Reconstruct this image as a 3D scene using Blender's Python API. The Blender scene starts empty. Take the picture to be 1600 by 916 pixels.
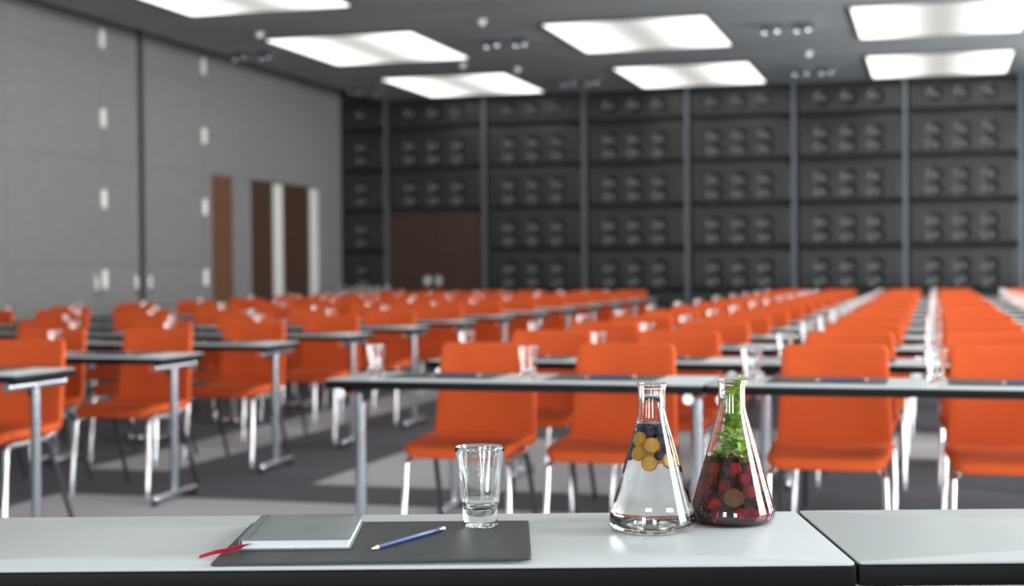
import bpy, bmesh, math, random
from mathutils import Vector, Matrix, Euler
random.seed(7)
S = bpy.context.scene
COL = S.collection
PI = math.pi

# ------------------------------------------------------------------ camera
F_PX, YAW, CAM_H, PITCH, ROLL = 2300.0, math.radians(16), 1.165, 37.6 / 2300, 0.008
sn, cs = math.sin(YAW), math.cos(YAW)
fw = Vector((-sn * math.cos(PITCH), cs * math.cos(PITCH), -math.sin(PITCH)))
r0 = Vector((cs, sn, 0)); u0 = r0.cross(fw)
rt = math.cos(ROLL) * r0 - math.sin(ROLL) * u0
up = rt.cross(fw)
cam_d = bpy.data.cameras.new('camera'); cam = bpy.data.objects.new('camera', cam_d); COL.objects.link(cam)
cam.matrix_world = Matrix(((rt.x, up.x, -fw.x, 0), (rt.y, up.y, -fw.y, 0), (rt.z, up.z, -fw.z, CAM_H), (0, 0, 0, 1)))
cam_d.sensor_width = 36; cam_d.lens = 36 * F_PX / 1600
cam_d.clip_start = 0.05; cam_d.clip_end = 200
cam_d.dof.use_dof = True; cam_d.dof.focus_distance = 2.36; cam_d.dof.aperture_fstop = 3.4
S.camera = cam

def px(p):
    d = Vector(p) - Vector((0, 0, CAM_H)); z = d.dot(fw)
    return (800 + F_PX * d.dot(rt) / z, 458 - F_PX * d.dot(up) / z, z) if z > 0.1 else (-9e9, 0, z)

# ------------------------------------------------------------------ world, daylight, exposure
W = bpy.data.worlds.new('overcast_sky'); S.world = W; W.use_nodes = True
bg = W.node_tree.nodes['Background']
bg.inputs[0].default_value = (0.92, 0.97, 1.0, 1); bg.inputs[1].default_value = 25.0
LAMP = 2.6                                   # ceiling light box emission
S.view_settings.view_transform = 'Standard'; S.view_settings.look = 'None'
S.view_settings.gamma = 1.0; S.view_settings.use_curve_mapping = False
S.view_settings.exposure = -0.13
S.cycles.use_denoising = True
S.cycles.max_bounces = 14; S.cycles.transmission_bounces = 14; S.cycles.transparent_max_bounces = 24
S.cycles.diffuse_bounces = 5; S.cycles.glossy_bounces = 5
S.cycles.sample_clamp_indirect = 40

# ------------------------------------------------------------------ materials
def mat(name, col, rough=0.5, metal=0.0, spec=0.5, noise=0, nscale=20, nstretch=(1, 1, 1), bump=0, bscale=None, coat=0, **kw):
    m = bpy.data.materials.new(name); m.use_nodes = True
    nt = m.node_tree; b = nt.nodes['Principled BSDF']
    c4 = (*col, 1)
    b.inputs['Base Color'].default_value = c4; b.inputs['Roughness'].default_value = rough
    b.inputs['Metallic'].default_value = metal; b.inputs['Specular IOR Level'].default_value = spec
    b.inputs['Coat Weight'].default_value = coat
    for k, v in kw.items(): b.inputs[k.replace('_', ' ')].default_value = v
    if noise or bump:
        tc = nt.nodes.new('ShaderNodeTexCoord'); mp = nt.nodes.new('ShaderNodeMapping'); mp.inputs['Scale'].default_value = nstretch
        nt.links.new(tc.outputs['Object'], mp.inputs[0])
        nz = nt.nodes.new('ShaderNodeTexNoise'); nz.inputs['Scale'].default_value = nscale; nz.inputs['Detail'].default_value = 6
        nt.links.new(mp.outputs[0], nz.inputs['Vector'])
        if noise:
            cr = nt.nodes.new('ShaderNodeValToRGB')
            cr.color_ramp.elements[0].position = 0.3; cr.color_ramp.elements[1].position = 0.7
            cr.color_ramp.elements[0].color = (*[x * (1 - noise) for x in col], 1)
            cr.color_ramp.elements[1].color = (*[min(1, x * (1 + noise)) for x in col], 1)
            nt.links.new(nz.outputs['Fac'], cr.inputs[0]); nt.links.new(cr.outputs[0], b.inputs['Base Color'])
        if bump:
            bp = nt.nodes.new('ShaderNodeBump'); bp.inputs['Strength'].default_value = bump; bp.inputs['Distance'].default_value = 0.002
            if bscale:
                n2 = nt.nodes.new('ShaderNodeTexNoise'); n2.inputs['Scale'].default_value = bscale
                nt.links.new(tc.outputs['Object'], n2.inputs['Vector']); nt.links.new(n2.outputs['Fac'], bp.inputs['Height'])
            else: nt.links.new(nz.outputs['Fac'], bp.inputs['Height'])
            nt.links.new(bp.outputs[0], b.inputs['Normal'])
    return m

def glass(name, col=(1, 1, 1), ior=1.5, rough=0.0, absorb=None, density=0):
    m = bpy.data.materials.new(name); m.use_nodes = True; nt = m.node_tree
    b = nt.nodes['Principled BSDF']
    b.inputs['Base Color'].default_value = (*col, 1); b.inputs['Roughness'].default_value = rough
    b.inputs['Transmission Weight'].default_value = 1; b.inputs['IOR'].default_value = ior
    if absorb:
        v = nt.nodes.new('ShaderNodeVolumeAbsorption'); v.inputs[0].default_value = (*absorb, 1); v.inputs[1].default_value = density
        nt.links.new(v.outputs[0], nt.nodes['Material Output'].inputs['Volume'])
    return m

M = {}
M['orange'] = mat('orange_upholstery', (0.60, 0.092, 0.022), 0.85, noise=0.05, nscale=300, bump=0.15, spec=0.2)
M['chrome'] = mat('polished_chrome', (0.86, 0.87, 0.88), 0.22, 1.0)
M['silver'] = mat('satin_silver', (0.58, 0.61, 0.65), 0.2, 1.0)
M['shaded_tube'] = mat('shaded_chrome_tube', (0.10, 0.105, 0.115), 0.35, 0.6)  # rear legs' shade, away from the windows, put into the tube colour
M['black'] = mat('black_plastic', (0.012, 0.012, 0.014), 0.35)
M['laminate'] = mat('grey_laminate', (0.56, 0.59, 0.59), 0.36, noise=0.03, nscale=400)
M['edge'] = mat('black_table_edge', (0.006, 0.006, 0.007), 0.5, spec=0.15)
M['leather'] = mat('dark_grey_leather_mat', (0.036, 0.041, 0.041), 0.46, noise=0.06, nscale=8, bump=0.5, bscale=900)
M['padding'] = mat('black_leatherette', (0.019, 0.020, 0.021), 0.38, noise=0.06, nscale=3)
M['button'] = mat('leatherette_button', (0.14, 0.14, 0.145), 0.22)
M['steel'] = mat('grey_steel_strip', (0.17, 0.185, 0.20), 0.4, 0.6)
M['wallgap'] = mat('dark_joint', (0.02, 0.02, 0.02), 0.8)
M['veneer'] = mat('grey_wood_veneer', (0.205, 0.198, 0.195), 0.5, noise=0.16, nscale=9, nstretch=(1, 0.35, 14))
M['wood'] = mat('brown_wood_door', (0.13, 0.058, 0.027), 0.5, noise=0.2, nscale=6, nstretch=(6, 6, 0.6))
M['darkwood'] = mat('dark_brown_wood_door', (0.050, 0.022, 0.013), 0.5, noise=0.2, nscale=6, nstretch=(6, 6, 0.6))
M['hinge'] = mat('cream_hinge_metal', (0.80, 0.78, 0.70), 0.4, 0.2)
M['cream'] = mat('pale_metal_jamb', (0.72, 0.70, 0.64), 0.4)
M['ceiling'] = mat('grey_plaster_ceiling', (0.205, 0.217, 0.222), 0.75, noise=0.12, nscale=0.9, nstretch=(0.6, 1.5, 1))
M['white'] = mat('white_wall_paint', (0.62, 0.62, 0.61), 0.7, noise=0.02, nscale=5)
M['baseboard'] = mat('black_baseboard', (0.02, 0.02, 0.022), 0.5)
M['glass'] = glass('clear_glass', (0.985, 0.995, 0.99))
M['green_glass'] = glass('pale_green_glass', (0.975, 0.995, 0.985))
M['crystal'] = glass('clear_tumbler_glass', (0.985, 0.995, 0.99), 1.58)
M['crystal'].node_tree.nodes['Principled BSDF'].inputs['Specular IOR Level'].default_value = 0.9
M['water'] = glass('clear_water', (0.985, 0.99, 0.985), 1.33)
M['berry_drink'] = glass('dark_red_berry_water', (1, 0.9, 0.9), 1.33, absorb=(0.55, 0.008, 0.03), density=56)
M['blueberry'] = mat('blueberry_skin', (0.038, 0.043, 0.085), 0.5, noise=0.5, nscale=90)
M['crown'] = mat('blueberry_crown', (0.16, 0.17, 0.19), 0.7)
M['rind'] = mat('orange_rind', (0.95, 0.36, 0.015), 0.4, noise=0.1, nscale=200, bump=0.2)
M['flesh'] = mat('orange_flesh', (1.0, 0.52, 0.03), 0.3, noise=0.25, nscale=120)
M['lime'] = mat('lime_rind', (0.16, 0.26, 0.03), 0.4, noise=0.2, nscale=80)
M['limeflesh'] = mat('lime_flesh', (0.45, 0.48, 0.16), 0.4, noise=0.2, nscale=90)
M['strawberry'] = mat('strawberry_skin', (0.85, 0.035, 0.03), 0.35, noise=0.3, nscale=150)
M['raspberry'] = mat('raspberry_skin', (0.70, 0.02, 0.06), 0.35, noise=0.2, nscale=100)
M['mint'] = mat('mint_leaf', (0.20, 0.38, 0.025), 0.45, noise=0.35, nscale=60, Subsurface_Weight=0.0)
M['mint2'] = mat('young_mint_leaf', (0.42, 0.58, 0.05), 0.45, noise=0.25, nscale=60)
M['stem'] = mat('mint_stem', (0.22, 0.36, 0.08), 0.5)
M['cloth'] = mat('grey_book_cloth', (0.205, 0.225, 0.225), 0.8, noise=0.12, nscale=500, bump=0.6)
M['pages'] = mat('white_page_block', (0.80, 0.81, 0.86), 0.8, noise=0.06, nscale=40, nstretch=(0.2, 0.2, 60))
M['ribbon'] = mat('red_satin_ribbon', (0.42, 0.008, 0.028), 0.35)
M['pencil'] = mat('blue_pencil_lacquer', (0.025, 0.05, 0.19), 0.25)
M['pwood'] = mat('bare_pencil_wood', (0.80, 0.68, 0.52), 0.6)
M['pwhite'] = mat('pencil_eraser', (0.85, 0.62, 0.58), 0.6)
M['lead'] = mat('graphite', (0.03, 0.03, 0.03), 0.4)
M['lampframe'] = mat('dark_lamp_frame', (0.05, 0.052, 0.055), 0.5)

def lamp_mat():
    m = bpy.data.materials.new('glowing_light_box_fabric'); m.use_nodes = True; nt = m.node_tree
    nt.nodes.remove(nt.nodes['Principled BSDF'])
    em = nt.nodes.new('ShaderNodeEmission'); em.inputs[0].default_value = (1.0, 0.99, 0.95, 1)
    # lamps sit along the two long sides of the box, so the fabric is dimmer along its middle
    tc = nt.nodes.new('ShaderNodeTexCoord'); sp = nt.nodes.new('ShaderNodeSeparateXYZ'); nt.links.new(tc.outputs['Object'], sp.inputs[0])
    ab = nt.nodes.new('ShaderNodeMath'); ab.operation = 'ABSOLUTE'; nt.links.new(sp.outputs['X'], ab.inputs[0])
    mr = nt.nodes.new('ShaderNodeMapRange'); mr.interpolation_type = 'SMOOTHSTEP'
    mr.inputs['From Min'].default_value = 0.0; mr.inputs['From Max'].default_value = 0.8
    mr.inputs['To Min'].default_value = LAMP * 0.27; mr.inputs['To Max'].default_value = LAMP
    nt.links.new(ab.outputs[0], mr.inputs['Value']); nt.links.new(mr.outputs[0], em.inputs[1])
    nt.links.new(em.outputs[0], nt.nodes['Material Output'].inputs[0])
    return m
M['lamp'] = lamp_mat()

def carpet_mat():
    m = mat('two_tone_grey_carpet', (0.1, 0.1, 0.11), 0.95, spec=0.15)
    nt = m.node_tree; b = nt.nodes['Principled BSDF']
    tc = nt.nodes.new('ShaderNodeTexCoord'); sp = nt.nodes.new('ShaderNodeSeparateXYZ'); nt.links.new(tc.outputs['Object'], sp.inputs[0])
    def mth(op, a, bb):
        n = nt.nodes.new('ShaderNodeMath'); n.operation = op
        for i, v in enumerate((a, bb)):
            if isinstance(v, (int, float)): n.inputs[i].default_value = v
            else: nt.links.new(v, n.inputs[i])
        return n.outputs[0]
    X, Y = sp.outputs['X'], sp.outputs['Y']
    tot = None
    for x0, x1, y0, y1 in ((-4.44, 6.5, 2.6, 6.8), (-3.27, -1.3, 7.4, 9.7), (-4.86, -4.3, 7.7, 15.5), (-1.9, 0.8, 9.2, 10.6), (-3.27, -2.2, 11.0, 13.6),
                           (-7.6, -6.6, 7.4, 12.5), (1.4, 3.2, 7.4, 12.5), (-3.0, 1.0, 15.0, 17.0)):
        k = mth('MULTIPLY', mth('MULTIPLY', mth('GREATER_THAN', X, x0), mth('LESS_THAN', X, x1)), mth('MULTIPLY', mth('GREATER_THAN', Y, y0), mth('LESS_THAN', Y, y1)))
        tot = k if tot is None else mth('MAXIMUM', tot, k)
    mx = nt.nodes.new('ShaderNodeMixRGB'); mx.inputs[1].default_value = (0.135, 0.135, 0.15, 1); mx.inputs[2].default_value = (0.56, 0.56, 0.58, 1)
    nt.links.new(tot, mx.inputs[0])
    nz = nt.nodes.new('ShaderNodeTexNoise'); nz.inputs['Scale'].default_value = 180; nt.links.new(tc.outputs['Object'], nz.inputs['Vector'])
    m2 = nt.nodes.new('ShaderNodeMixRGB'); m2.blend_type = 'MULTIPLY'; m2.inputs[0].default_value = 0.35
    nt.links.new(mx.outputs[0], m2.inputs[1]); nt.links.new(nz.outputs['Fac'], m2.inputs[2]); nt.links.new(m2.outputs[0], b.inputs['Base Color'])
    return m
M['carpet'] = carpet_mat()

def pane_mat():
    m = bpy.data.materials.new('window_pane'); m.use_nodes = True; nt = m.node_tree
    nt.nodes.remove(nt.nodes['Principled BSDF'])
    t = nt.nodes.new('ShaderNodeBsdfTransparent'); g = nt.nodes.new('ShaderNodeBsdfGlossy'); g.inputs['Roughness'].default_value = 0.02
    mx = nt.nodes.new('ShaderNodeMixShader'); mx.inputs[0].default_value = 0.06
    nt.links.new(t.outputs[0], mx.inputs[1]); nt.links.new(g.outputs[0], mx.inputs[2]); nt.links.new(mx.outputs[0], nt.nodes['Material Output'].inputs[0])
    return m
M['pane'] = pane_mat()

# ------------------------------------------------------------------ mesh helpers
class MB:
    def __init__(s): s.v = []; s.f = []
    def box(s, x0, x1, y0, y1, z0, z1):
        n = len(s.v)
        s.v += [(x0, y0, z0), (x1, y0, z0), (x1, y1, z0), (x0, y1, z0), (x0, y0, z1), (x1, y0, z1), (x1, y1, z1), (x0, y1, z1)]
        s.f += [tuple(n + i for i in q) for q in ((3, 2, 1, 0), (4, 5, 6, 7), (0, 1, 5, 4), (1, 2, 6, 5), (2, 3, 7, 6), (3, 0, 4, 7))]
        return s
    def tube(s, pts, r, seg=10, rx=None, caps=True):
        pts = [Vector(p) for p in pts]; rr = r if isinstance(r, (list, tuple)) else [r] * len(pts)
        n0 = len(s.v); t = (pts[1] - pts[0]).normalized()
        ref = Vector((0, 0, 1)) if abs(t.z) < 0.9 else Vector((1, 0, 0))
        a = t.cross(ref).normalized()
        for i, p in enumerate(pts):
            t = (pts[min(i + 1, len(pts) - 1)] - pts[max(i - 1, 0)]).normalized()
            a = (a - t * a.dot(t)).normalized(); b = t.cross(a)
            for k in range(seg):
                w = 2 * PI * k / seg
                s.v.append(tuple(p + a * (math.cos(w) * rr[i]) + b * (math.sin(w) * rr[i] * (rx or 1))))
        for i in range(len(pts) - 1):
            for k in range(seg):
                k2 = (k + 1) % seg
                s.f.append((n0 + i * seg + k, n0 + i * seg + k2, n0 + (i + 1) * seg + k2, n0 + (i + 1) * seg + k))
        if caps:
            s.f.append(tuple(n0 + k for k in range(seg))[::-1]); m = n0 + (len(pts) - 1) * seg
            s.f.append(tuple(m + k for k in range(seg)))
        return s
    def lathe(s, prof, seg=32, mod=None, c=(0, 0, 0), closed=False):
        n0 = len(s.v)
        for j, (r, z) in enumerate(prof):
            for k in range(seg):
                w = 2 * PI * k / seg; q = r * (mod(w, j, z) if mod else 1)
                s.v.append((c[0] + q * math.cos(w), c[1] + q * math.sin(w), c[2] + z))
        m = len(prof)
        for j in range(m if closed else m - 1):
            j2 = (j + 1) % m
            for k in range(seg):
                k2 = (k + 1) % seg
                s.f.append((n0 + j * seg + k, n0 + j * seg + k2, n0 + j2 * seg + k2, n0 + j2 * seg + k))
        if not closed:
            if prof[0][0] > 1e-6: s.f.append(tuple(n0 + k for k in range(seg))[::-1])
            if prof[-1][0] > 1e-6: s.f.append(tuple(n0 + (m - 1) * seg + k for k in range(seg)))
        return s
    def slab(s, outline, t, b, fn=None, inner=(0.75, 0.45, 0.2)):
        """rounded plate: outline (u,v), thickness t along w, edge rounding b"""
        cx = sum(p[0] for p in outline) / len(outline); cy = sum(p[1] for p in outline) / len(outline)
        rad = max(max(abs(p[0] - cx), abs(p[1] - cy)) for p in outline)
        k = lambda d: (rad - d) / rad
        rings = [(q * k(b), 0) for q in inner[::-1]] + [(k(b), 0), (k(0.3 * b), 0.3 * b), (1, b), (1, t - b), (k(0.3 * b), t - 0.3 * b), (k(b), t)] + [(q * k(b), t) for q in inner]
        n = len(outline); n0 = len(s.v); fn = fn or (lambda u, v, w: (u, v, w))
        for sc, w in rings:
            for (u, v) in outline: s.v.append(tuple(fn(cx + (u - cx) * sc, cy + (v - cy) * sc, w)))
        for j in range(len(rings) - 1):
            for i in range(n):
                i2 = (i + 1) % n
                s.f.append((n0 + j * n + i, n0 + j * n + i2, n0 + (j + 1) * n + i2, n0 + (j + 1) * n + i))
        for j, w in ((0, 0), (len(rings) - 1, t)):
            s.v.append(tuple(fn(cx, cy, w))); c = len(s.v) - 1
            for i in range(n):
                tri = (n0 + j * n + i, n0 + j * n + (i + 1) % n, c)
                s.f.append(tri if j else tri[::-1])
        return s
    def mesh(s, name, m, smooth=True, bevel=0, fix=False):
        me = bpy.data.meshes.new(name); me.from_pydata(s.v, [], s.f)
        if bevel or fix:
            bm = bmesh.new(); bm.from_mesh(me)
            if fix:
                bmesh.ops.remove_doubles(bm, verts=bm.verts, dist=1e-6); bmesh.ops.recalc_face_normals(bm, faces=bm.faces)
            if bevel: bmesh.ops.bevel(bm, geom=bm.edges[:], offset=bevel, segments=2, affect='EDGES', profile=0.5)
            bm.to_mesh(me); bm.free()
        if smooth:
            me.polygons.foreach_set('use_smooth', [True] * len(me.polygons)); me.update()
            try: me.set_sharp_from_angle(angle=math.radians(40))
            except Exception: pass
        me.materials.append(m if not isinstance(m, str) else M[m])
        return me
    def build(s, name, m, parent=None, loc=(0, 0, 0), rot=(0, 0, 0), **kw):
        return link(name, s.mesh(name, m, **kw), parent, loc, rot)

def link(name, me, parent=None, loc=(0, 0, 0), rot=(0, 0, 0)):
    o = bpy.data.objects.new(name, me); COL.objects.link(o); o.parent = parent; o.location = loc; o.rotation_euler = rot
    return o
def tag(o, label, cat, group=None, kind=None):
    o['label'] = label; o['category'] = cat
    if group: o['group'] = group
    if kind: o['kind'] = kind
    return o
def struct(o, label, cat='wall'):
    o['kind'] = 'structure'; o['label'] = label; o['category'] = cat; return o
def empty(name, loc=(0, 0, 0), rz=0):
    o = bpy.data.objects.new(name, None); COL.objects.link(o); o.location = loc; o.rotation_euler = (0, 0, rz); o.empty_display_size = 0.1
    return o
def copy_tree(o, parent=None):
    c = o.copy(); COL.objects.link(c); c.parent = parent
    for ch in list(o.children): copy_tree(ch, c)
    return c
def rrect(x0, x1, y0, y1, r, n=4):
    out = []
    for cx, cy, a0 in ((x1 - r, y1 - r, 0), (x0 + r, y1 - r, 90), (x0 + r, y0 + r, 180), (x1 - r, y0 + r, 270)):
        for i in range(n + 1):
            a = math.radians(a0 + 90 * i / n); out.append((cx + r * math.cos(a), cy + r * math.sin(a)))
    return out

# ------------------------------------------------------------------ the room
XL, XR, YB, YF, ZC = -9.77, 3.85, 23.5, -4.0, 4.05
struct(MB().box(XL - 0.4, XR + 0.4, YF - 0.4, YB + 0.4, -0.1, 0).build('floor', 'carpet', smooth=False), 'dark grey carpet with pale grey rectangular inlays', 'floor')
struct(MB().box(-9.10, XR + 0.3, YF - 0.3, YB + 0.3, ZC, ZC + 0.12).build('ceiling', 'ceiling', smooth=False), 'dark grey plaster ceiling holding square light boxes', 'ceiling')
struct(MB().box(XL - 0.3, -8.8, YF - 0.3, YB + 0.3, ZC + 0.5, ZC + 0.6).box(-9.08, -9.0, YF - 0.3, YB + 0.3, ZC + 0.10, ZC + 0.52).build('trim_1', 'ceiling', smooth=False), 'dark slot between ceiling and grey panelled wall', 'ceiling slot')

# left wall: grey veneer panels on a backing
wl = struct(MB().box(XL - 0.3, XL - 0.03, YF - 0.3, YB + 0.3, 0, ZC + 0.6).build('wall_left', 'wallgap', smooth=False), 'grey wood veneer folding partition wall with steel hinges')
zs = [0.0, 1.27, 2.53, 3.79, 4.5]
ys = [YF, -1.5, 0.45, 2.4, 4.35, 6.3, 8.25, 10.2, 12.1, 14.0, 15.95]
cols = [(ys[i], ys[i + 1]) for i in range(len(ys) - 1)] + [(15.95, 16.80), (16.95, 18.55)]
for y0, y1 in cols:
    for z0, z1 in zip(zs[:-1], zs[1:]):
        MB().box(XL - 0.03, XL, y0 + 0.003, y1 - 0.003, z0 + 0.002, z1 - 0.002).build('panel', 'veneer', wl, smooth=False)
DT = 2.53
for y0, y1, z0, z1 in ((18.56, 18.77, 0, DT), (19.42, 20.02, 0, DT), (22.46, YB, 0, DT), (18.56, YB, DT, 4.5)):
    MB().box(XL - 0.03, XL, y0 + 0.002, y1, z0, z1 - 0.002).build('panel', 'veneer', wl, smooth=False)
for y in (15.96, 18.555):
    for z in (1.08, 2.06, 3.05, 4.02):
        h = MB().tube([(0, 0, -0.11), (0, 0, 0.11)], 0.028, 12).box(-0.012, 0.004, -0.05, 0.05, -0.10, 0.10).build('hinge', 'hinge', wl, (XL + 0.012, y, z))
for y in (15.77, 16.69, 17.04):
    h = MB().slab(rrect(-0.045, 0.045, -0.15, 0.15, 0.04), 0.02, 0.005, lambda u, v, w: (w, u, v)).build('pull_plate', 'chrome', wl, (XL, y, 1.03))
    MB().slab(rrect(-0.02, 0.02, -0.09, 0.09, 0.018), 0.008, 0.002, lambda u, v, w: (w, u, v)).build('pull_cup', 'cream', h, (0.0195, 0, 0))
d1 = struct(empty('door_1', (XL - 0.03, 19.095, 0)), 'single brown wood door beside the folding wall', 'door')
MB().box(0.0, 0.02, -0.32, 0.32, 0.01, DT - 0.01).build('door_leaf', 'wood', d1)
MB().tube([(0.02, 0.22, 1.0), (0.07, 0.22, 1.0), (0.07, 0.10, 1.0)], 0.011, 8).build('handle', 'chrome', d1)
d2 = struct(empty('door_2', (XL - 0.03, 21.24, 0)), 'brown double door with two pale upright strips', 'door')
for a, b in ((-1.21, -0.46), (-0.16, 0.92)):
    l = MB().box(0.0, 0.02, a, b, 0.01, DT - 0.01).build('door_leaf', 'darkwood', d2)
for a, b in ((-0.46, -0.16), (0.92, 1.21)):
    MB().box(0.0, 0.055, a + 0.004, b - 0.004, 0.01, DT - 0.03).build('upright_strip', 'cream', d2, bevel=0.006)

# back wall: black padded panels with buttons between steel strips
wb = struct(MB().box(XL - 0.3, XR + 0.3, YB + 0.06, YB + 0.3, 0, ZC + 0.6).build('wall_back', 'wallgap', smooth=False), 'black padded wall of buttoned panels between steel strips')
TX = [-8.94, -7.20, -5.49, -3.80, -2.11, -0.42, 1.27, 2.96]
ZR = [0.09, 0.775, 1.456, 2.15, 2.846, 3.535]
def pad(name, w, h, rows, ncol=3, nx=64, ny=28):
    """padded panel in the xz plane, front toward -y, origin at lower left back"""
    mb = MB(); ny = ny if h > 0.55 else 14
    cx = [w * q for q in ((0.25, 0.5, 0.75) if ncol == 3 else (0.5,))]; cz = [h * q for q in rows]
    bw = 0.05
    for j in range(ny + 1):
        for i in range(nx + 1):
            x, z = w * i / nx, h * j / ny
            e = min(x, w - x) / bw; e2 = min(z, h - z) / bw
            t = 0.06 * math.sqrt(max(0, 1 - (1 - min(1, e)) ** 2)) * math.sqrt(max(0, 1 - (1 - min(1, e2)) ** 2))
            t += 0.012 * math.sin(PI * z / h)
            for a in cx:
                for b in cz:
                    d = math.hypot(x - a, z - b); t -= 0.052 * math.exp(-(d / 0.085) ** 4)
            mb.v.append((x, -max(t, 0), z))
    for j in range(ny):
        for i in range(nx):
            a = j * (nx + 1) + i; mb.f.append((a, a + 1, a + nx + 2, a + nx + 1))
    return mb.mesh(name, 'padding'), [(a, b) for a in cx for b in cz]
btn = MB().lathe([(0.048, 0), (0.046, 0.012), (0.032, 0.026), (0.001, 0.032)], 14).mesh('button', 'button')
pads = {}
xs = [XL] + TX + [XR]
for i in range(len(xs) - 1):
    x0, x1 = xs[i] + (0.03 if i else 0), xs[i + 1] - 0.03
    for j in range(6):
        if i == 1 and ZR[j] < 2.1: continue
        z0 = ZR[j] + 0.022; z1 = (ZR[j + 1] if j < 5 else ZC - 0.02)
        key = (round(x1 - x0, 3), round(z1 - z0, 3))
        if key not in pads: pads[key] = pad('panel', x1 - x0, z1 - z0, (0.5,) if j == 5 else (0.24, 0.57), 3 if x1 - x0 > 1.2 else 1)
        me, bs = pads[key]
        p = link('panel', me, wb, (x0, YB + 0.05, z0))
        for a, b in bs: link('button', btn, p, (a, -0.018, b), (PI / 2, 0, 0))
for x in TX:
    MB().box(x - 0.026, x + 0.026, YB - 0.045, YB + 0.06, 0, ZC).build('steel_strip', 'steel', wb, smooth=False)
MB().box(XL, XR, YB - 0.02, YB + 0.06, 0, 0.09).build('skirting', 'baseboard', wb, smooth=False)
d3 = struct(empty('door_3', (-8.07, YB, 0)), 'dark brown double door set in the black padded wall', 'door')
for sgn in (-1, 1):
    l = MB().box(min(0.004 * sgn, 0.835 * sgn), max(0.004 * sgn, 0.835 * sgn), 0.0, 0.05, 0.01, 2.10).build('door_leaf', 'darkwood', d3, smooth=False)
    MB().slab(rrect(-0.05, 0.05, -0.09, 0.09, 0.03), 0.012, 0.003, lambda u, v, w: (u, -w, v)).tube([(0, -0.012, 0), (0, -0.06, 0), (sgn * 0.05, -0.06, 0), (sgn * 0.12, -0.06, 0)], 0.011, 8).build('handle', 'chrome', l, (sgn * 0.10 - 0.06, 0, 0.97))

# right wall (outside the view): tall windows that bring in the daylight
wr = struct(empty('wall_right', (XR, 0, 0)), 'white wall of tall windows opposite the grey partition')
bays = [(2.1 + 3.4 * k, 4.1 + 3.4 * k) for k in range(6)]
mb = MB(); e = [YF - 0.3] + [q for b in bays for q in b] + [YB + 0.3]
for a, b in zip(e[0::2], e[1::2]): MB().box(0, 0.3, a, b, 0, ZC + 0.6).build('pier', 'white', wr, smooth=False)
for k, (a, b) in enumerate(bays):
    MB().box(0, 0.3, a, b, 0, 0.35).build('sill_wall', 'white', wr, smooth=False)
    MB().box(0, 0.3, a, b, 3.7, ZC + 0.6).build('lintel', 'white', wr, smooth=False)
    w = struct(empty('window_%d' % (k + 1), (XR + 0.1, (a + b) / 2, 0)), 'tall dark framed window bay number %d along the daylight wall' % (k + 1), 'window')
    hw = (b - a) / 2
    for y in (-hw, 0 - 0.03, hw - 0.06): MB().box(0, 0.07, y, y + 0.06, 0.35, 3.7).build('frame_bar', 'lampframe', w, smooth=False)
    for z in (0.35, 3.64): MB().box(0, 0.07, -hw, hw, z, z + 0.06).build('frame_bar', 'lampframe', w, smooth=False)
    for y0, y1 in ((-hw + 0.06, -0.03), (0.03, hw - 0.06)): MB().box(0.03, 0.036, y0, y1, 0.41, 3.64).build('pane', 'pane', w, smooth=False)
    ld = bpy.data.lights.new('window_portal', 'AREA'); ld.shape = 'RECTANGLE'; ld.size = 3.35; ld.size_y = b - a
    ld.cycles.is_portal = True
    lo = bpy.data.objects.new('window_portal', ld); COL.objects.link(lo)
    lo.location = (XR + 0.28, (a + b) / 2, 2.025); lo.rotation_euler = (0, PI / 2, 0)
# front wall (behind the speaker): three more windows
wf = struct(empty('wall_front', (0, YF, 0)), 'white wall with three windows facing the rows of chairs')
fb = [(-6.0, -4.75), (-2.6, -1.35), (0.8, 2.05)]
e = [XL - 0.3] + [q for b in fb for q in b] + [XR + 0.3]
for a, b in zip(e[0::2], e[1::2]): MB().box(a, b, -0.3, 0, 0, ZC + 0.6).build('pier', 'white', wf, smooth=False)
for k, (a, b) in enumerate(fb):
    MB().box(a, b, -0.3, 0, 0, 0.5).build('sill_wall', 'white', wf, smooth=False)
    MB().box(a, b, -0.3, 0, 2.9, ZC + 0.6).build('lintel', 'white', wf, smooth=False)
    w = struct(empty('window_%d' % (k + 7), ((a + b) / 2, YF - 0.17, 0)), 'framed window number %d in the wall behind the speaker' % (k + 1), 'window')
    hw = (b - a) / 2
    for x in (-hw, -0.03, hw - 0.06): MB().box(x, x + 0.06, 0, 0.07, 0.5, 2.9).build('frame_bar', 'lampframe', w, smooth=False)
    for z in (0.5, 2.84): MB().box(-hw, hw, 0, 0.07, z, z + 0.06).build('frame_bar', 'lampframe', w, smooth=False)
    for x0, x1 in ((-hw + 0.06, -0.03), (0.03, hw - 0.06)): MB().box(x0, x1, 0.03, 0.036, 0.56, 2.84).build('pane', 'pane', w, smooth=False)
    ld = bpy.data.lights.new('window_portal', 'AREA'); ld.shape = 'RECTANGLE'; ld.size = b - a; ld.size_y = 2.4
    ld.cycles.is_portal = True
    lo = bpy.data.objects.new('window_portal', ld); COL.objects.link(lo)
    lo.location = ((a + b) / 2, YF - 0.28, 1.7); lo.rotation_euler = (PI / 2, 0, 0)

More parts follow.
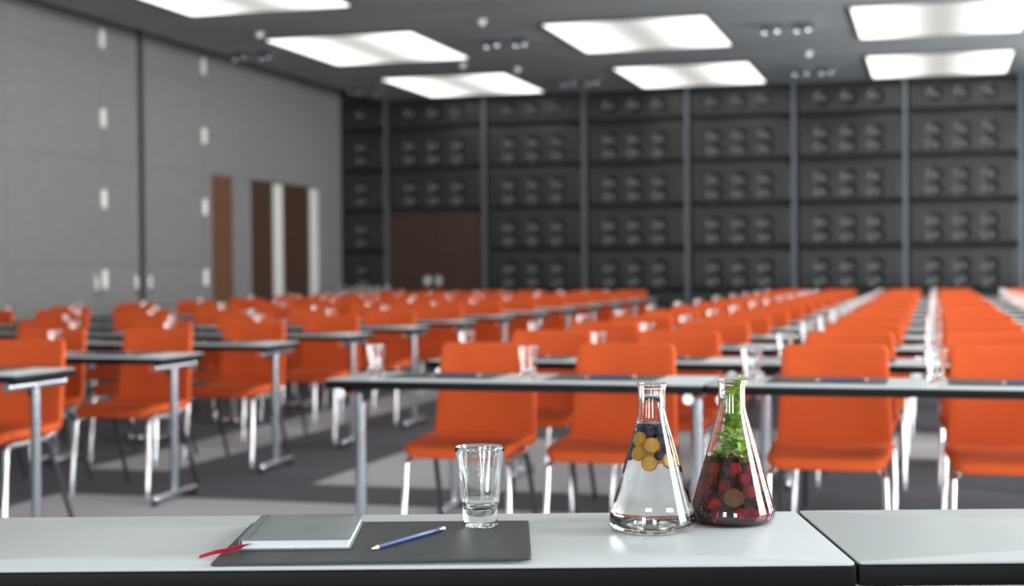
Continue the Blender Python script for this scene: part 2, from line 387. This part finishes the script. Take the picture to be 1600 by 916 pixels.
# ------------------------------------------------------------------ ceiling fixtures
ORD = ['front', 'second', 'third', 'fourth', 'fifth', 'sixth', 'seventh', 'eighth', 'ninth', 'tenth', 'eleventh', 'twelfth', 'last']
LXs = [-7.02, -3.46, 0.08]; LYs = [21.95, 17.95, 13.75, 9.6, 5.4, 1.2]
lampbox = empty('ceiling_light_box')
lw, ll = 0.96, 1.16
MB().box(-lw - 0.04, lw + 0.04, -ll - 0.04, -ll, -0.02, 0.0).box(-lw - 0.04, lw + 0.04, ll, ll + 0.04, -0.02, 0.0).box(-lw - 0.04, -lw, -ll, ll, -0.02, 0.0).box(lw, lw + 0.04, -ll, ll, -0.02, 0.0).build('frame', 'lampframe', lampbox, smooth=False)
MB().slab(rrect(-lw, lw, -ll, ll, 0.06), 0.02, 0.004).build('diffuser', 'lamp', lampbox, (0, 0, -0.022))
FROMWALL = ['nearest the grey wall', 'in the second line from the grey wall', 'in the third line from the grey wall', 'in the fourth line from the grey wall']
FROMBACK = ['nearest the black wall', 'second from the black wall', 'third from the black wall', 'fourth from the black wall', 'fifth from the black wall', 'sixth from the black wall']
first = True
for i, x in enumerate(LXs):
    for j, y in enumerate(LYs):
        o = lampbox if first else copy_tree(lampbox); first = False
        o.location = (x, y, ZC)
        tag(o, 'glowing light box %s, %s' % (FROMWALL[i], FROMBACK[j]), 'ceiling light', 'glowing light boxes in the ceiling')
spot = empty('spotlight_cluster')
MB().box(-0.36, 0.36, -0.16, 0.16, -0.006, 0).build('tray', 'ceiling', spot, smooth=False)
for x in (-0.25, -0.09, 0.13, 0.27):
    h = MB().lathe([(0.045, 0.0), (0.06, -0.02), (0.064, -0.085), (0.052, -0.088), (0.042, -0.05), (0.001, -0.045)], 14).build('spot_head', 'silver', spot, (x, 0.02 if x in (-0.25, 0.13) else -0.05, -0.006))
    MB().lathe([(0.040, -0.062), (0.02, -0.058), (0.001, -0.056)], 12).build('lens', 'chrome', h)
first = True
for i, x in enumerate((-8.62, -5.13, -1.66)):
    for j, y in enumerate((21.75, 17.75)):
        o = spot if first else copy_tree(spot); first = False; o.location = (x, y, ZC)
        tag(o, 'spotlight cluster %s, %s' % (FROMWALL[i], FROMBACK[j]), 'spotlights', 'spotlight clusters on the ceiling')
det = MB().lathe([(0.055, 0), (0.055, -0.02), (0.035, -0.035), (0.03, -0.06), (0.001, -0.065)], 16).mesh('smoke_detector', mat('white_plastic', (0.75, 0.75, 0.75), 0.4))
for x, y, lb in ((-7.85, 16.35, 'small white ceiling sensor nearest the grey folding wall'), (-5.75, 20.4, 'small ceiling sensor beside the back light box nearest the grey wall'), (-6.35, 19.7, 'small ceiling sensor between the two light boxes nearest the grey wall'),
                 (-1.62, 20.2, 'small ceiling sensor just in front of the rearmost spotlight cluster'), (-5.03, 16.35, 'small ceiling sensor in front of the middle spotlight cluster')):
    tag(link('smoke_detector', det, None, (x, y, ZC)), lb, 'sensor', 'small sensors on the ceiling')

# ------------------------------------------------------------------ conference furniture prototypes
TD = 0.45
def table_parts(root, L, end_inset=0.055):
    """table with origin at floor, centre of its length, front edge toward -y"""
    MB().slab(rrect(-L / 2, L / 2, -TD / 2, TD / 2, 0.008, 2), 0.004, 0.0008, inner=(0.5,)).build('laminate_top', 'laminate', root, (0, 0, 0.736))
    MB().slab(rrect(-L / 2 - 0.003, L / 2 + 0.003, -TD / 2 - 0.003, TD / 2 + 0.003, 0.010, 2), 0.030, 0.003, inner=(0.5,)).build('table_core', 'edge', root, (0, 0, 0.7055))
    for sgn in (-1, 1):
        x = sgn * (L / 2 - end_inset)
        MB().tube([(x, 0, 0.03), (x, 0, 0.69)], 0.0185, 14, rx=1.25).build('post', 'silver', root)
        rail = MB().tube([(x, -0.19, 0.685), (x, 0.19, 0.685)], 0.019, 12).build('top_rail', 'silver', root)
        for yy in (-0.20, 0.20): MB().tube([(x, yy - 0.008, 0.685), (x, yy + 0.008, 0.685)], 0.0205, 12).build('end_cap', 'chrome', rail)
        foot = MB().tube([(x, -0.215, 0.03), (x, -0.205, 0.034), (x, 0.205, 0.034), (x, 0.215, 0.03)], [0.012, 0.021, 0.021, 0.012], 12).build('foot', 'silver', root)
        for yy in (-0.20, 0.20): MB().lathe([(0.018, 0), (0.018, 0.016), (0.012, 0.022)], 10, c=(x, yy, 0)).build('glide', 'black', foot)
        b = MB(); xi = x - sgn * 0.018; n = 6; q = []
        for i in range(n + 1):
            a = PI / 2 * i / n; q.append((xi - sgn * 0.13 * (1 - math.sin(a)), 0.7055 - 0.075 * (1 - math.cos(a))))
        q.append((xi, 0.7055))
        for yy in (-0.022, 0.022): b.v += [(u, yy, v) for u, v in q]
        k = len(q); b.f = [tuple(range(k)), tuple(range(k, 2 * k))[::-1]] + [(i, k + i, k + (i + 1) % k, (i + 1) % k) for i in range(k)]
        b.build('bracket', 'black', root, smooth=False, fix=True)
    return root
def chair_proto():
    r = empty('conference_chair')
    def seatfn(u, v, w):
        d = max(0, -v - 0.10)
        return (u * (1 + 0.04 * (v / 0.22)), v, 0.425 + w - 1.15 * d * d + 0.010 * (u / 0.23) ** 2 + (0.25 * max(0, v - 0.12) ** 2))
    MB().slab(rrect(-0.228, 0.228, -0.235, 0.215, 0.055, 5), 0.046, 0.016, seatfn, inner=(0.88, 0.72, 0.5, 0.25)).build('seat', 'orange', r)
    def backfn(u, v, w):
        t = (v - 0.45) / 0.42
        return (u * (1.05 - 0.09 * t), 0.212 + 0.052 * t + 0.02 * t * t + w - 0.028 * (u / 0.22) ** 2, v)
    MB().slab(rrect(-0.214, 0.214, 0.445, 0.852, 0.028, 4), 0.034, 0.012, backfn, inner=(0.86, 0.6, 0.3)).build('backrest', 'orange', r)
    for sx in (-1, 1):
        MB().tube([(sx * 0.195, -0.14, 0.405), (sx * 0.205, -0.185, 0.402), (sx * 0.212, -0.20, 0.385), (sx * 0.222, -0.232, 0.006), (sx * 0.222, -0.232, 0)], 0.0125, 10).build('front_leg', 'chrome', r)
        MB().tube([(sx * 0.19, 0.07, 0.405), (sx * 0.197, 0.12, 0.402), (sx * 0.20, 0.14, 0.38), (sx * 0.215, 0.30, 0.0)], 0.0115, 10).build('rear_leg', 'shaded_tube', r)
        MB().tube([(sx * 0.195, -0.17, 0.407), (sx * 0.192, 0.10, 0.407), (sx * 0.185, 0.20, 0.43), (sx * 0.18, 0.245, 0.50)], 0.0115, 8).build('side_rail', 'chrome', r)
    MB().tube([(-0.19, -0.05, 0.407), (0.19, -0.05, 0.407)], 0.01, 8).build('cross_rail', 'shaded_tube', r)
    return r
def tumbler_mesh(seg, h=0.130, m='green_glass'):
    # eight soft facets on the wall, inside and outside alike
    rb, rtp = 0.0285, 0.0415
    sm = lambda t: (lambda q: q * q * (3 - 2 * q))(min(1, max(0, t)))
    def facet(w, j, z):
        k = sm((z - 0.030) / 0.02) * sm((0.127 - z) / 0.06)
        a = (w % (PI / 4)) - PI / 8
        return 1 + k * (math.cos(PI / 8) / math.cos(a) - 1) * 0.7
    R = lambda z: rb + (rtp - rb) * (z / h) ** 1.1
    zz = [0.040, 0.046, 0.054, 0.064, 0.074, 0.084, 0.094, 0.104, 0.114, 0.122, h - 0.002]
    out = [(0.001, 0.0015), (0.022, 0.0), (0.026, 0.0005), (rb, 0.003), (rb + 0.0002, 0.028), (rb + 0.0004, 0.033)] + [(R(z), z) for z in zz]
    inn = [(rtp - 0.0006, h), (rtp - 0.0014, h), (rtp - 0.0020, h - 0.002)] + [(R(z) - 0.0021, z) for z in zz[-2::-1]] + [(0.0245, 0.033), (0.018, 0.0285), (0.001, 0.027)]
    return MB().lathe(out + inn, seg, facet).mesh('tumbler', m, fix=True)
TUMB_HI = tumbler_mesh(64); TUMB_LO = tumbler_mesh(24, m='crystal')
MATM = MB().slab(rrect(-0.215, 0.215, -0.15, 0.15, 0.012), 0.003, 0.001, inner=(0.5,)).mesh('desk_pad', 'leather')
PAPER = MB().box(-0.105, 0.105, -0.1, 0.1, 0, 0.001)
def pencil_proto(name='pencil', body='pencil'):
    r = empty(name)
    R, L = 0.0036, 0.165
    MB().tube([(0, 0, 0), (L, 0, 0)], R, 6).build('barrel', body, r, smooth=False)
    t = MB().tube([(-0.017, 0, 0), (0, 0, 0)], [0.0009, R * 0.98], 12).build('sharpened_wood', 'pwood', r)
    MB().tube([(-0.022, 0, 0), (-0.0168, 0, 0)], [0.0002, 0.001], 8).build('lead', 'lead', t)
    MB().tube([(L, 0, 0), (L + 0.009, 0, 0)], R * 1.03, 12).build('ferrule', 'silver', r)
    MB().tube([(L + 0.009, 0, 0), (L + 0.017, 0, 0), (L + 0.019, 0, 0)], [R * 0.95, R * 0.95, R * 0.6], 12).build('eraser', 'pwhite', r)
    return r

# ------------------------------------------------------------------ rows of tables, chairs, tumblers, pads, pencils
ROW0, PITCHY, NROW, LT = 5.525, 1.2, 13, 1.485
GAP = 0.012
chairP = chair_proto(); tabP = table_parts(empty('folding_table'), LT - GAP); penP = pencil_proto()
used = {}
def inst(proto):
    if id(proto) not in used: used[id(proto)] = 1; return proto
    return copy_tree(proto)
def inview(p, hgt, mar=260):
    a = px(p); b = px((p[0], p[1], p[2] + hgt))
    w = F_PX * 0.3 / max(a[2], 0.1)
    return a[2] > 1 and -mar < a[0] + w and a[0] - w < 1600 + mar
WALLB = 'block by the grey wall'; MIDB = 'middle block'
blocks = [(WALLB, [-3.665 - LT * (k + 0.5) for k in range(3)], -1), (MIDB, [-2.285 + LT * (k + 0.5) for k in range(3)], 1)]
NTH = ['first', 'second', 'third', 'fourth', 'fifth', 'sixth']
rnd = random.Random(3)
for row in range(NROW):
    y = ROW0 + PITCHY * row
    for bname, xsT, sgn in blocks:
        for ti, xc in enumerate(xsT):
            if inview((xc - 0.5, y, 0.7), 0.1) or inview((xc + 0.5, y, 0.7), 0.1) or inview((xc, y, 0.7), 0.1):
                t = inst(tabP); t.location = (xc, y, 0)
                tag(t, 'grey folding table, %s row of the %s, %s from the aisle' % (ORD[row], bname, NTH[ti]), 'table', 'folding tables in rows')
            for side in (sgn * -1, sgn):
                si = ti * 2 + (0 if side == -sgn else 1)
                x = xc + side * 0.322
                jit = rnd.uniform(-0.01, 0.01) + ({0: 0.04, 1: -0.025}.get(si, 0) if row == 0 and bname == MIDB else 0)
                where = '%s row of the %s, %s from the aisle' % (ORD[row], bname, NTH[si])
                if inview((x, y + 0.2, 0.5), 0.3):
                    c = inst(chairP); c.location = (x + jit, y + 0.205 + rnd.uniform(-0.02, 0.02), 0); c.rotation_euler = (0, 0, rnd.uniform(-0.02, 0.02))
                    tag(c, 'orange chair, ' + where, 'chair', 'orange conference chairs')
                gp = (x - 0.262 + rnd.uniform(-0.01, 0.01), y - 0.10 + rnd.uniform(-0.02, 0.02), 0.7405)
                if inview(gp, 0.13, 60):
                    g = link('tumbler', TUMB_LO, None, gp, (0, 0, rnd.uniform(0, 1)))
                    tag(g, 'empty tumbler, ' + where, 'glass', 'empty tumblers on the tables')
                if row < 7 and inview((x, y, 0.74), 0.01):
                    m = link('desk_pad', MATM, None, (x, y + 0.045, 0.7402)); tag(m, 'dark desk pad, ' + where, 'desk pad', 'desk pads on the tables')
                    p = inst(penP); p.location = (x - 0.05 + rnd.uniform(-0.03, 0.03), y - 0.03, 0.7472); p.rotation_euler = (0, 0, rnd.uniform(0.15, 0.5))
                    tag(p, 'blue pencil, ' + where, 'pencil', 'pencils on the desk pads')

# sideboard with glasses in the far corner
sb = tag(empty('sideboard', (-8.95, 22.55, 0)), 'dark sideboard carrying glasses in the far corner by grey wall', 'sideboard')
MB().box(-0.55, 0.55, -0.25, 0.25, 0.08, 0.74).build('body', 'black', sb, bevel=0.006)
MB().box(-0.58, 0.58, -0.28, 0.28, 0.74, 0.77).build('top', 'laminate', sb, bevel=0.005)
for q in (-0.275, 0.275):
    d = MB().box(q - 0.262, q + 0.262, -0.268, -0.25, 0.10, 0.72).build('door', 'edge', sb, smooth=False)
    MB().tube([(q * 0.2, -0.272, 0.5), (q * 0.2, -0.29, 0.5), (q * 0.2, -0.29, 0.62), (q * 0.2, -0.272, 0.62)], 0.006, 6).build('handle', 'chrome', d)
for sx in (-0.48, 0.48):
    for sy in (-0.2, 0.2): MB().tube([(sx, sy, 0), (sx, sy, 0.08)], 0.02, 8).build('leg', 'black', sb)
k = 0
for i in range(6):
    for j in range(2):
        g = link('tumbler', TUMB_LO, None, (-9.38 + i * 0.165, 22.42 + j * 0.2, 0.7705)); k += 1
        tag(g, 'clean tumbler in the cluster on the far corner sideboard', 'glass', 'tumblers on the corner sideboard')

# ------------------------------------------------------------------ foreground tables (square to the camera)
def fg(a, b, z=0.0): return (a * cs - b * sn, a * sn + b * cs, z)
ft1 = table_parts(empty('folding_table', fg(0.490 - 0.75, 2.325), YAW), 1.497)
tag(ft1, 'nearest grey table holding the notebook, flasks and single tumbler', 'table', 'speaker tables in the foreground')
ft2 = table_parts(empty('folding_table', fg(0.4945 + 0.75, 2.333), YAW), 1.497)
tag(ft2, 'nearest empty grey table adjoining the table with the flasks', 'table', 'speaker tables in the foreground')
ZT = 0.7402

# leather pad
def matfn(u, v, w):
    lift = 0.006 * max(0, (u - 0.19) / 0.04) * max(0, (-v - 0.13) / 0.04) if u > 0.19 and v < -0.13 else 0
    return (u, v, w + lift)
tag(MB().slab(rrect(-0.231, 0.231, -0.172, 0.172, 0.006), 0.0045, 0.0015, matfn, inner=(0.95, 0.88, 0.7, 0.4)).build('desk_pad', 'leather', None, fg(-0.206, 2.281, ZT), (0, 0, YAW)), 'large dark leather desk pad under the notebook and pencil', 'desk pad')
ZP = ZT + 0.0045

# notebook
nb = tag(empty('notebook', fg(-0.331, 2.318, ZP + 0.0002), YAW + 0.015), 'closed grey cloth notebook with red ribbon on the leather pad', 'notebook')
nw, nd, nt_ = 0.083, 0.112, 0.017
def cover(z0): return MB().slab(rrect(-nw, nw, -nd, nd, 0.004), 0.0024, 0.0008, inner=(0.5,)).build('cover', 'cloth', nb, (0, 0, z0))
cover(0); top = cover(nt_ - 0.0024)
top['label'] = 'grey cloth cover with a pressed hinge line'
MB().tube([(-nw + 0.013, -nd + 0.002, nt_ - 0.0003), (-nw + 0.013, nd - 0.002, nt_ - 0.0003)], 0.0008, 6).build('hinge_line', mat('hinge_crease', (0.06, 0.065, 0.065), 0.9), top, (0, 0, -(nt_ - 0.0024)))
pg = MB()
n = 18
for i in range(n):
    z0 = 0.0026 + (nt_ - 0.0052) * i / n; ins = 0.0012 * (i % 2) * 0.4
    pg.box(-nw + 0.003, nw - 0.003 - ins, -nd + 0.0025 + ins, nd - 0.003, z0, z0 + (nt_ - 0.0052) / n * 0.96)
pg.build('page_block', 'pages', nb, smooth=False)
MB().slab(rrect(-0.0012, 0.0012, 0.0, nt_, 0.001, 2), 2 * nd - 0.002, 0.0008, lambda u, v, w: (-nw + u, w - nd + 0.001, v), inner=(0.5,)).build('spine', 'cloth', nb)
rb = MB(); path = [(-0.068, -0.100, 0.0095), (-0.071, -0.115, 0.0092), (-0.080, -0.124, 0.0075), (-0.096, -0.133, 0.0052), (-0.113, -0.140, 0.0036), (-0.128, -0.147, 0.0004), (-0.136, -0.151, -0.0014)]
for i, p in enumerate(path):
    a, b = Vector(path[max(0, i - 1)]), Vector(path[min(len(path) - 1, i + 1)])
    t = (b - a); t.z = 0; t.normalize(); tw = math.radians((10, 30, 60, 65, 60, 55, 50)[i])
    nrm = (Vector((-t.y, t.x, 0)) * math.cos(tw) + Vector((0, 0, math.sin(tw)))) * 0.0036
    for zz in (0, 0.0004): rb.v += [tuple(Vector(p) + nrm + Vector((0, 0, zz))), tuple(Vector(p) - nrm + Vector((0, 0, zz)))]
for i in range(len(path) - 1):
    q = i * 4; rb.f += [(q, q + 1, q + 5, q + 4), (q + 2, q + 6, q + 7, q + 3), (q, q + 4, q + 6, q + 2), (q + 1, q + 3, q + 7, q + 5)]
rb.f += [(0, 2, 3, 1), (len(rb.v) - 4, len(rb.v) - 3, len(rb.v) - 1, len(rb.v) - 2)]
rb.build('ribbon_bookmark', 'ribbon', nb, fix=True)

# pencil on the pad
pc = pencil_proto()
d = Vector((0.101, 0.171)); ang = math.atan2(d.y, d.x)
pc.location = fg(-0.216 + 0.022 * math.cos(ang), 2.188 + 0.022 * math.sin(ang), ZP + 0.0036); pc.rotation_euler = (0, 0, YAW + ang)
tag(pc, 'sharp blue pencil in focus beside the notebook on leather pad', 'pencil')

# tumbler
tag(link('tumbler', TUMB_HI, None, fg(-0.055, 2.402, ZP + 0.0002), (0, 0, 0.2)), 'empty thick based faceted tumbler in focus on leather pad', 'glass')

# ------------------------------------------------------------------ flasks
NB, CR = 0.0705, 0.0225
OUT = [(0.001, 0.0015), (0.050, 0.0), (0.058, 0.0006), (0.0655, 0.004), (0.0695, 0.010), (NB, 0.017), (0.0692, 0.024)]
def cone(h): return 0.0692 + (0.0255 - 0.0692) * (h - 0.024) / (0.176 - 0.024)
OUT += [(cone(h), h) for h in (0.05, 0.08, 0.11, 0.14, 0.165, 0.176)] + [(0.0236, 0.184), (CR, 0.193), (CR, 0.226), (0.0228, 0.230), (0.0248, 0.2325), (0.0252, 0.235), (0.0242, 0.2372)]
TH = 0.0018
INN = [(0.0222, 0.2372), (0.0210, 0.234), (CR - TH, 0.226), (CR - TH, 0.193), (0.0236 - TH, 0.184)] + [(cone(h) - TH, h) for h in (0.176, 0.165, 0.14, 0.11, 0.08, 0.05, 0.024)] + [(NB - TH, 0.017), (0.0675, 0.011), (0.0640, 0.0065), (0.057, 0.0035), (0.04, 0.003), (0.001, 0.0035)]
FLASK = MB().lathe(OUT + INN, 96).mesh('flask', 'glass', fix=True)
def liquid(level, m, name):
    e = TH * 0.5
    P = [(0.001, 0.0027), (0.04, 0.0022), (0.0575, 0.0027), (0.0648, 0.006), (0.0683, 0.0108), (NB - e, 0.017), (0.0692 - e, 0.024)]
    hs = [h for h in (0.05, 0.08, 0.10, 0.12, 0.14, 0.16, 0.17) if h < level - 0.004]
    P += [(cone(h) - e, h) for h in hs]
    P += [(cone(level) - e, level), (cone(level) - 0.004, level - 0.0012), (0.001, level - 0.0012)]
    return MB().lathe(P, 80).mesh(name, m, fix=True)
f1 = fg(0.226, 2.390, ZT + 0.0001); f2 = fg(0.3655, 2.452, ZT + 0.0001)
tag(link('flask', FLASK, None, f1), 'conical glass flask of clear water with blueberries and oranges', 'flask', 'conical drink flasks')
tag(link('flask', FLASK, None, f2), 'conical glass flask of dark red drink with mint', 'flask', 'conical drink flasks')
tag(link('water', liquid(0.173, 'water', 'water'), None, f1), 'clear water filling the flask with the oranges', 'water')
tag(link('berry_drink', liquid(0.112, 'berry_drink', 'berry_drink'), None, f2), 'dark red berry drink filling the flask with mint', 'drink')

# fruit in the clear flask
def berry_proto():
    r = empty('blueberry')
    MB().lathe([(0.0005, -0.0078), (0.0045, -0.0066), (0.0078, -0.002), (0.0079, 0.002), (0.0058, 0.0062), (0.003, 0.0070), (0.0022, 0.0062), (0.0005, 0.006)], 14).build('berry', 'blueberry', r)
    m = MB()
    for k in range(5):
        a = 2 * PI * k / 5; b = a + 2 * PI / 5 * 0.8; c = (a + b) / 2; n0 = len(m.v)
        m.v += [(0.0024 * math.cos(a), 0.0024 * math.sin(a), 0.0066), (0.0024 * math.cos(b), 0.0024 * math.sin(b), 0.0066), (0.0042 * math.cos(c), 0.0042 * math.sin(c), 0.0082)]; m.f.append((n0, n0 + 1, n0 + 2))
    m.build('crown', 'crown', r, smooth=False)
    return r
def slice_proto(name, rindm, fleshm, R=0.0125, t=0.006, pith=None):
    r = empty(name)
    MB().lathe([(R - 0.0012, 0), (R, 0.001), (R, t - 0.001), (R - 0.0012, t), (R - 0.0018, t - 0.0003), (R - 0.0018, 0.0003)], 24, closed=True).build('rind', rindm, r)
    for k in range(8):
        a0 = 2 * PI * k / 8 + 0.05; a1 = 2 * PI * (k + 1) / 8 - 0.05; m = MB(); q = R - 0.0020
        ps = [(0.0012 * math.cos((a0 + a1) / 2), 0.0012 * math.sin((a0 + a1) / 2))] + [(q * math.cos(a0 + (a1 - a0) * i / 4), q * math.sin(a0 + (a1 - a0) * i / 4)) for i in range(5)]
        for z in (0.0002, t - 0.0002): m.v += [(x, y, z) for x, y in ps]
        nn = len(ps); m.f = [tuple(range(nn))[::-1], tuple(range(nn, 2 * nn))] + [(i, (i + 1) % nn, nn + (i + 1) % nn, nn + i) for i in range(nn)]
        m.build('segment', fleshm, r, smooth=False)
    MB().lathe([(0.001, 0.0006), (R - 0.0018, 0.0006), (R - 0.0018, t - 0.0006), (0.001, t - 0.0006)], 20).build('pith', pith or mat('pale_pith', (0.95, 0.55, 0.12), 0.6), r)
    return r
bp = berry_proto(); sp_ = slice_proto('orange_slice', 'rind', 'flesh')
rr = random.Random(11)
placed = []
def spotin(rad, h0, h1, tries=400, shell=0.35, front=0.6):
    for _ in range(tries):
        h = rr.uniform(h0, h1); R = cone(h) - TH - rad - 0.0012
        if R <= 0: R = 0.0005
        q = R * (1 - shell * rr.random() ** 2)
        # world angle of the side that faces the room's speaker end
        a = (YAW - PI / 2) + rr.gauss(0, 1.2) if rr.random() < front else rr.uniform(0, 2 * PI)
        p = Vector((q * math.cos(a), q * math.sin(a), h))
        if all((p - o).length > (rad + s_) * 0.86 for o, s_ in placed): placed.append((p, rad)); return p, a
    return None
OW = ['low in the layer', 'midway up the layer', 'high in the layer']
k = 0; ranked = []
for i in range(11):
    g = spotin(0.0105, 0.106, 0.146, shell=0.15)
    if not g: continue
    p, a = g; o = inst(sp_); o.location = Vector(f1) + p
    nrm = Vector((math.cos(a), math.sin(a), 0.28)); o.rotation_euler = nrm.to_track_quat('Z', 'Y').to_euler()
    ranked.append(('orange', o))
for i in range(60):
    g = spotin(0.0079, 0.112, 0.168, front=0.7)
    if not g: continue
    p, a = g; o = inst(bp); o.location = Vector(f1) + p
    nrm = Vector((math.cos(a + rr.uniform(-1, 1)), math.sin(a + rr.uniform(-1, 1)), rr.uniform(-0.6, 0.9))); o.rotation_euler = nrm.to_track_quat('Z', 'Y').to_euler()
    tag(o, 'dark blueberry floating in the clear flask', 'blueberry', 'blueberries in the clear flask')

# fruit in the red flask
def strawberry_proto():
    r = empty('strawberry')
    prof = [(0.0005, -0.013), (0.005, -0.0105), (0.0088, -0.004), (0.0105, 0.002), (0.0098, 0.007), (0.006, 0.0098), (0.001, 0.0104)]
    MB().lathe(prof, 16).build('flesh', 'strawberry', r)
    m = MB()
    for j in range(5):
        for k in range(7):
            a = 2 * PI * (k + 0.5 * (j % 2)) / 7; z = -0.009 + j * 0.0035; R = 0.0063 + 0.0042 * min(1, (z + 0.009) / 0.009)
            c = (R * math.cos(a), R * math.sin(a), z); m.lathe([(0.0007, -0.0007), (0.0008, 0.0), (0.0001, 0.0009)], 5, c=c)
    m.build('seeds', mat('strawberry_seed', (0.7, 0.5, 0.15), 0.5), r)
    m = MB()
    for k in range(7):
        a = 2 * PI * k / 7; n0 = len(m.v)
        m.v += [(0.002 * math.cos(a - 0.8), 0.002 * math.sin(a - 0.8), 0.0106), (0.002 * math.cos(a + 0.8), 0.002 * math.sin(a + 0.8), 0.0106), (0.0095 * math.cos(a), 0.0095 * math.sin(a), 0.0095)]; m.f.append((n0, n0 + 1, n0 + 2))
    m.build('leaf_cap', 'mint', r, smooth=False)
    return r
def raspberry_proto():
    m = MB(); 
    for j in range(5):
        n = (5, 8, 9, 8, 5)[j]; R = (0.0035, 0.0063, 0.0075, 0.0072, 0.0050)[j]; z = -0.0075 + j * 0.0038
        for k in range(n):
            a = 2 * PI * (k + 0.5 * (j % 2)) / n
            m.lathe([(0.0003, -0.0024), (0.002, -0.0013), (0.0025, 0.0002), (0.0019, 0.0016), (0.0003, 0.0024)], 7, c=(R * math.cos(a), R * math.sin(a), z))
    m.lathe([(0.003, -0.008), (0.006, -0.003), (0.0065, 0.003), (0.004, 0.008)], 10)
    return m.mesh('raspberry', 'raspberry')
placed = []
stp = strawberry_proto(); rsp = raspberry_proto(); lim = slice_proto('lime_slice', 'lime', 'limeflesh', 0.0165, 0.004, mat('lime_pith', (0.6, 0.62, 0.3), 0.6))
def place(o, rad, h0, h1, shell, tilt=1.0, face=False):
    g = spotin(rad, h0, h1, shell=shell, front=0.72)
    if not g: return False
    p, a = g; o.location = Vector(f2) + p
    if face: o.rotation_euler = Vector((math.cos(a), math.sin(a), 0.35)).to_track_quat('Z', 'Y').to_euler()
    else: o.rotation_euler = (rr.uniform(0, 6), rr.uniform(0, 6), rr.uniform(0, 6))
    return True
for i in range(4):
    o = inst(lim); place(o, 0.0135, 0.030, 0.085, 0.05, face=True); ranked.append(('lime', o))
for i in range(9):
    o = inst(stp); place(o, 0.0105, 0.028, 0.100, 0.15); ranked.append(('straw', o))
for i in range(20):
    o = link('raspberry', rsp)
    if not place(o, 0.0090, 0.014, 0.100, 0.3): bpy.data.objects.remove(o); continue
    tag(o, 'small crimson raspberry sunk in the red flask', 'raspberry', 'raspberries in the red flask')

RK = ['lowest', 'second lowest', 'third lowest', 'fourth lowest', 'fifth lowest', 'sixth lowest', 'seventh lowest', 'eighth lowest', 'ninth lowest', 'tenth lowest', 'eleventh lowest', 'twelfth lowest']
for key, lb, cat, grp in (('orange', 'orange slice floating in the clear flask', 'orange slice', 'orange slices in the clear flask'), ('lime', 'pale green lime slice sunk in the red flask', 'lime slice', 'lime slices in the red flask'),
                          ('straw', 'strawberry sunk in the red flask', 'strawberry', 'strawberries in the red flask')):
    lst = sorted([o for k2, o in ranked if k2 == key], key=lambda o: o.location.z)
    for i, o in enumerate(lst): tag(o, ('topmost ' if i == len(lst) - 1 else RK[i] + ' ') + lb, cat, grp)

# mint
def leaf_mesh(m):
    b = MB(); n = 7; L, Wd = 0.026, 0.0095
    for i in range(n + 1):
        t = i / n; w = Wd * math.sin(PI * min(1, t * 0.93 + 0.05)) ** 0.8 * (1.0 if i % 2 else 0.84); z = -0.006 * t * t
        b.v += [(L * t, -w, z + 0.35 * w), (L * t, -w * 0.5, z + 0.22 * w), (L * t, 0, z), (L * t, w * 0.5, z + 0.22 * w), (L * t, w, z + 0.35 * w)]
    for i in range(n):
        for j in range(4): q = i * 5 + j; b.f.append((q, q + 5, q + 6, q + 1))
    return b.mesh('leaf', m)
LEAF = [leaf_mesh('mint'), leaf_mesh('mint2')]
mr_ = random.Random(5)
def sprig(pts, nl, label, spread):
    r = tag(empty('mint_sprig', f2), label, 'mint', 'mint sprigs in the red flask')
    P = [Vector(p) for p in pts]
    MB().tube(P, 0.0011, 6).build('stem', 'stem', r)
    for k in range(nl):
        t = (k + 0.5) / nl * (len(P) - 1); i = min(int(t), len(P) - 2); p = P[i].lerp(P[i + 1], t - i)
        for s2 in (0, 1):
            a = k * 1.57 + s2 * PI + mr_.uniform(-0.5, 0.5)
            h = p.z; R = (cone(h) if h < 0.176 else CR) - TH - 0.002
            if h > 0.236: R = 0.03
            dv = Vector((math.cos(a), math.sin(a), mr_.uniform(0.1, 1.3) if h > 0.15 else mr_.uniform(-0.5, 0.7))).normalized()
            sc = mr_.uniform(0.65, 1.0)
            if h > 0.19: sc *= 0.85
            # keep the leaf inside the glass
            for _ in range(14):
                tip = p + dv * 0.024 * sc
                hr = (cone(max(0.03, tip.z)) if tip.z < 0.176 else CR) - TH - 0.003
                if tip.z > 0.236 or math.hypot(tip.x, tip.y) < hr: break
                dv = (dv + Vector((-p.x, -p.y, 0)) * 8 + Vector((0, 0, 0.28))).normalized(); sc *= 0.95
            o = link('leaf', LEAF[mr_.random() < 0.45], r, p); o.scale = (sc,) * 3
            q = dv.to_track_quat('X', 'Z'); o.rotation_euler = (q @ Euler((mr_.uniform(-0.7, 0.7), 0, 0)).to_quaternion()).to_euler()
def W2(a, b, z): v = fg(a, b, z); return v
sprig([W2(-0.012, -0.012, 0.085), W2(-0.004, -0.014, 0.125), W2(0.002, -0.010, 0.165), W2(0.000, -0.008, 0.205), W2(0.004, -0.006, 0.226)], 30, 'leafy mint sprig standing in the neck of the red flask', 1)
sprig([W2(0.016, -0.010, 0.085), W2(0.014, -0.012, 0.125), W2(0.010, -0.004, 0.165), W2(0.010, -0.002, 0.205), W2(0.014, -0.004, 0.238)], 32, 'mint sprig whose tip leaves rise above the red flask rim', 1)
sprig([W2(-0.020, 0.010, 0.090), W2(-0.012, 0.012, 0.130), W2(-0.004, 0.008, 0.170), W2(-0.006, 0.006, 0.21)], 20, 'mint sprig behind the others in the red flask', 1)
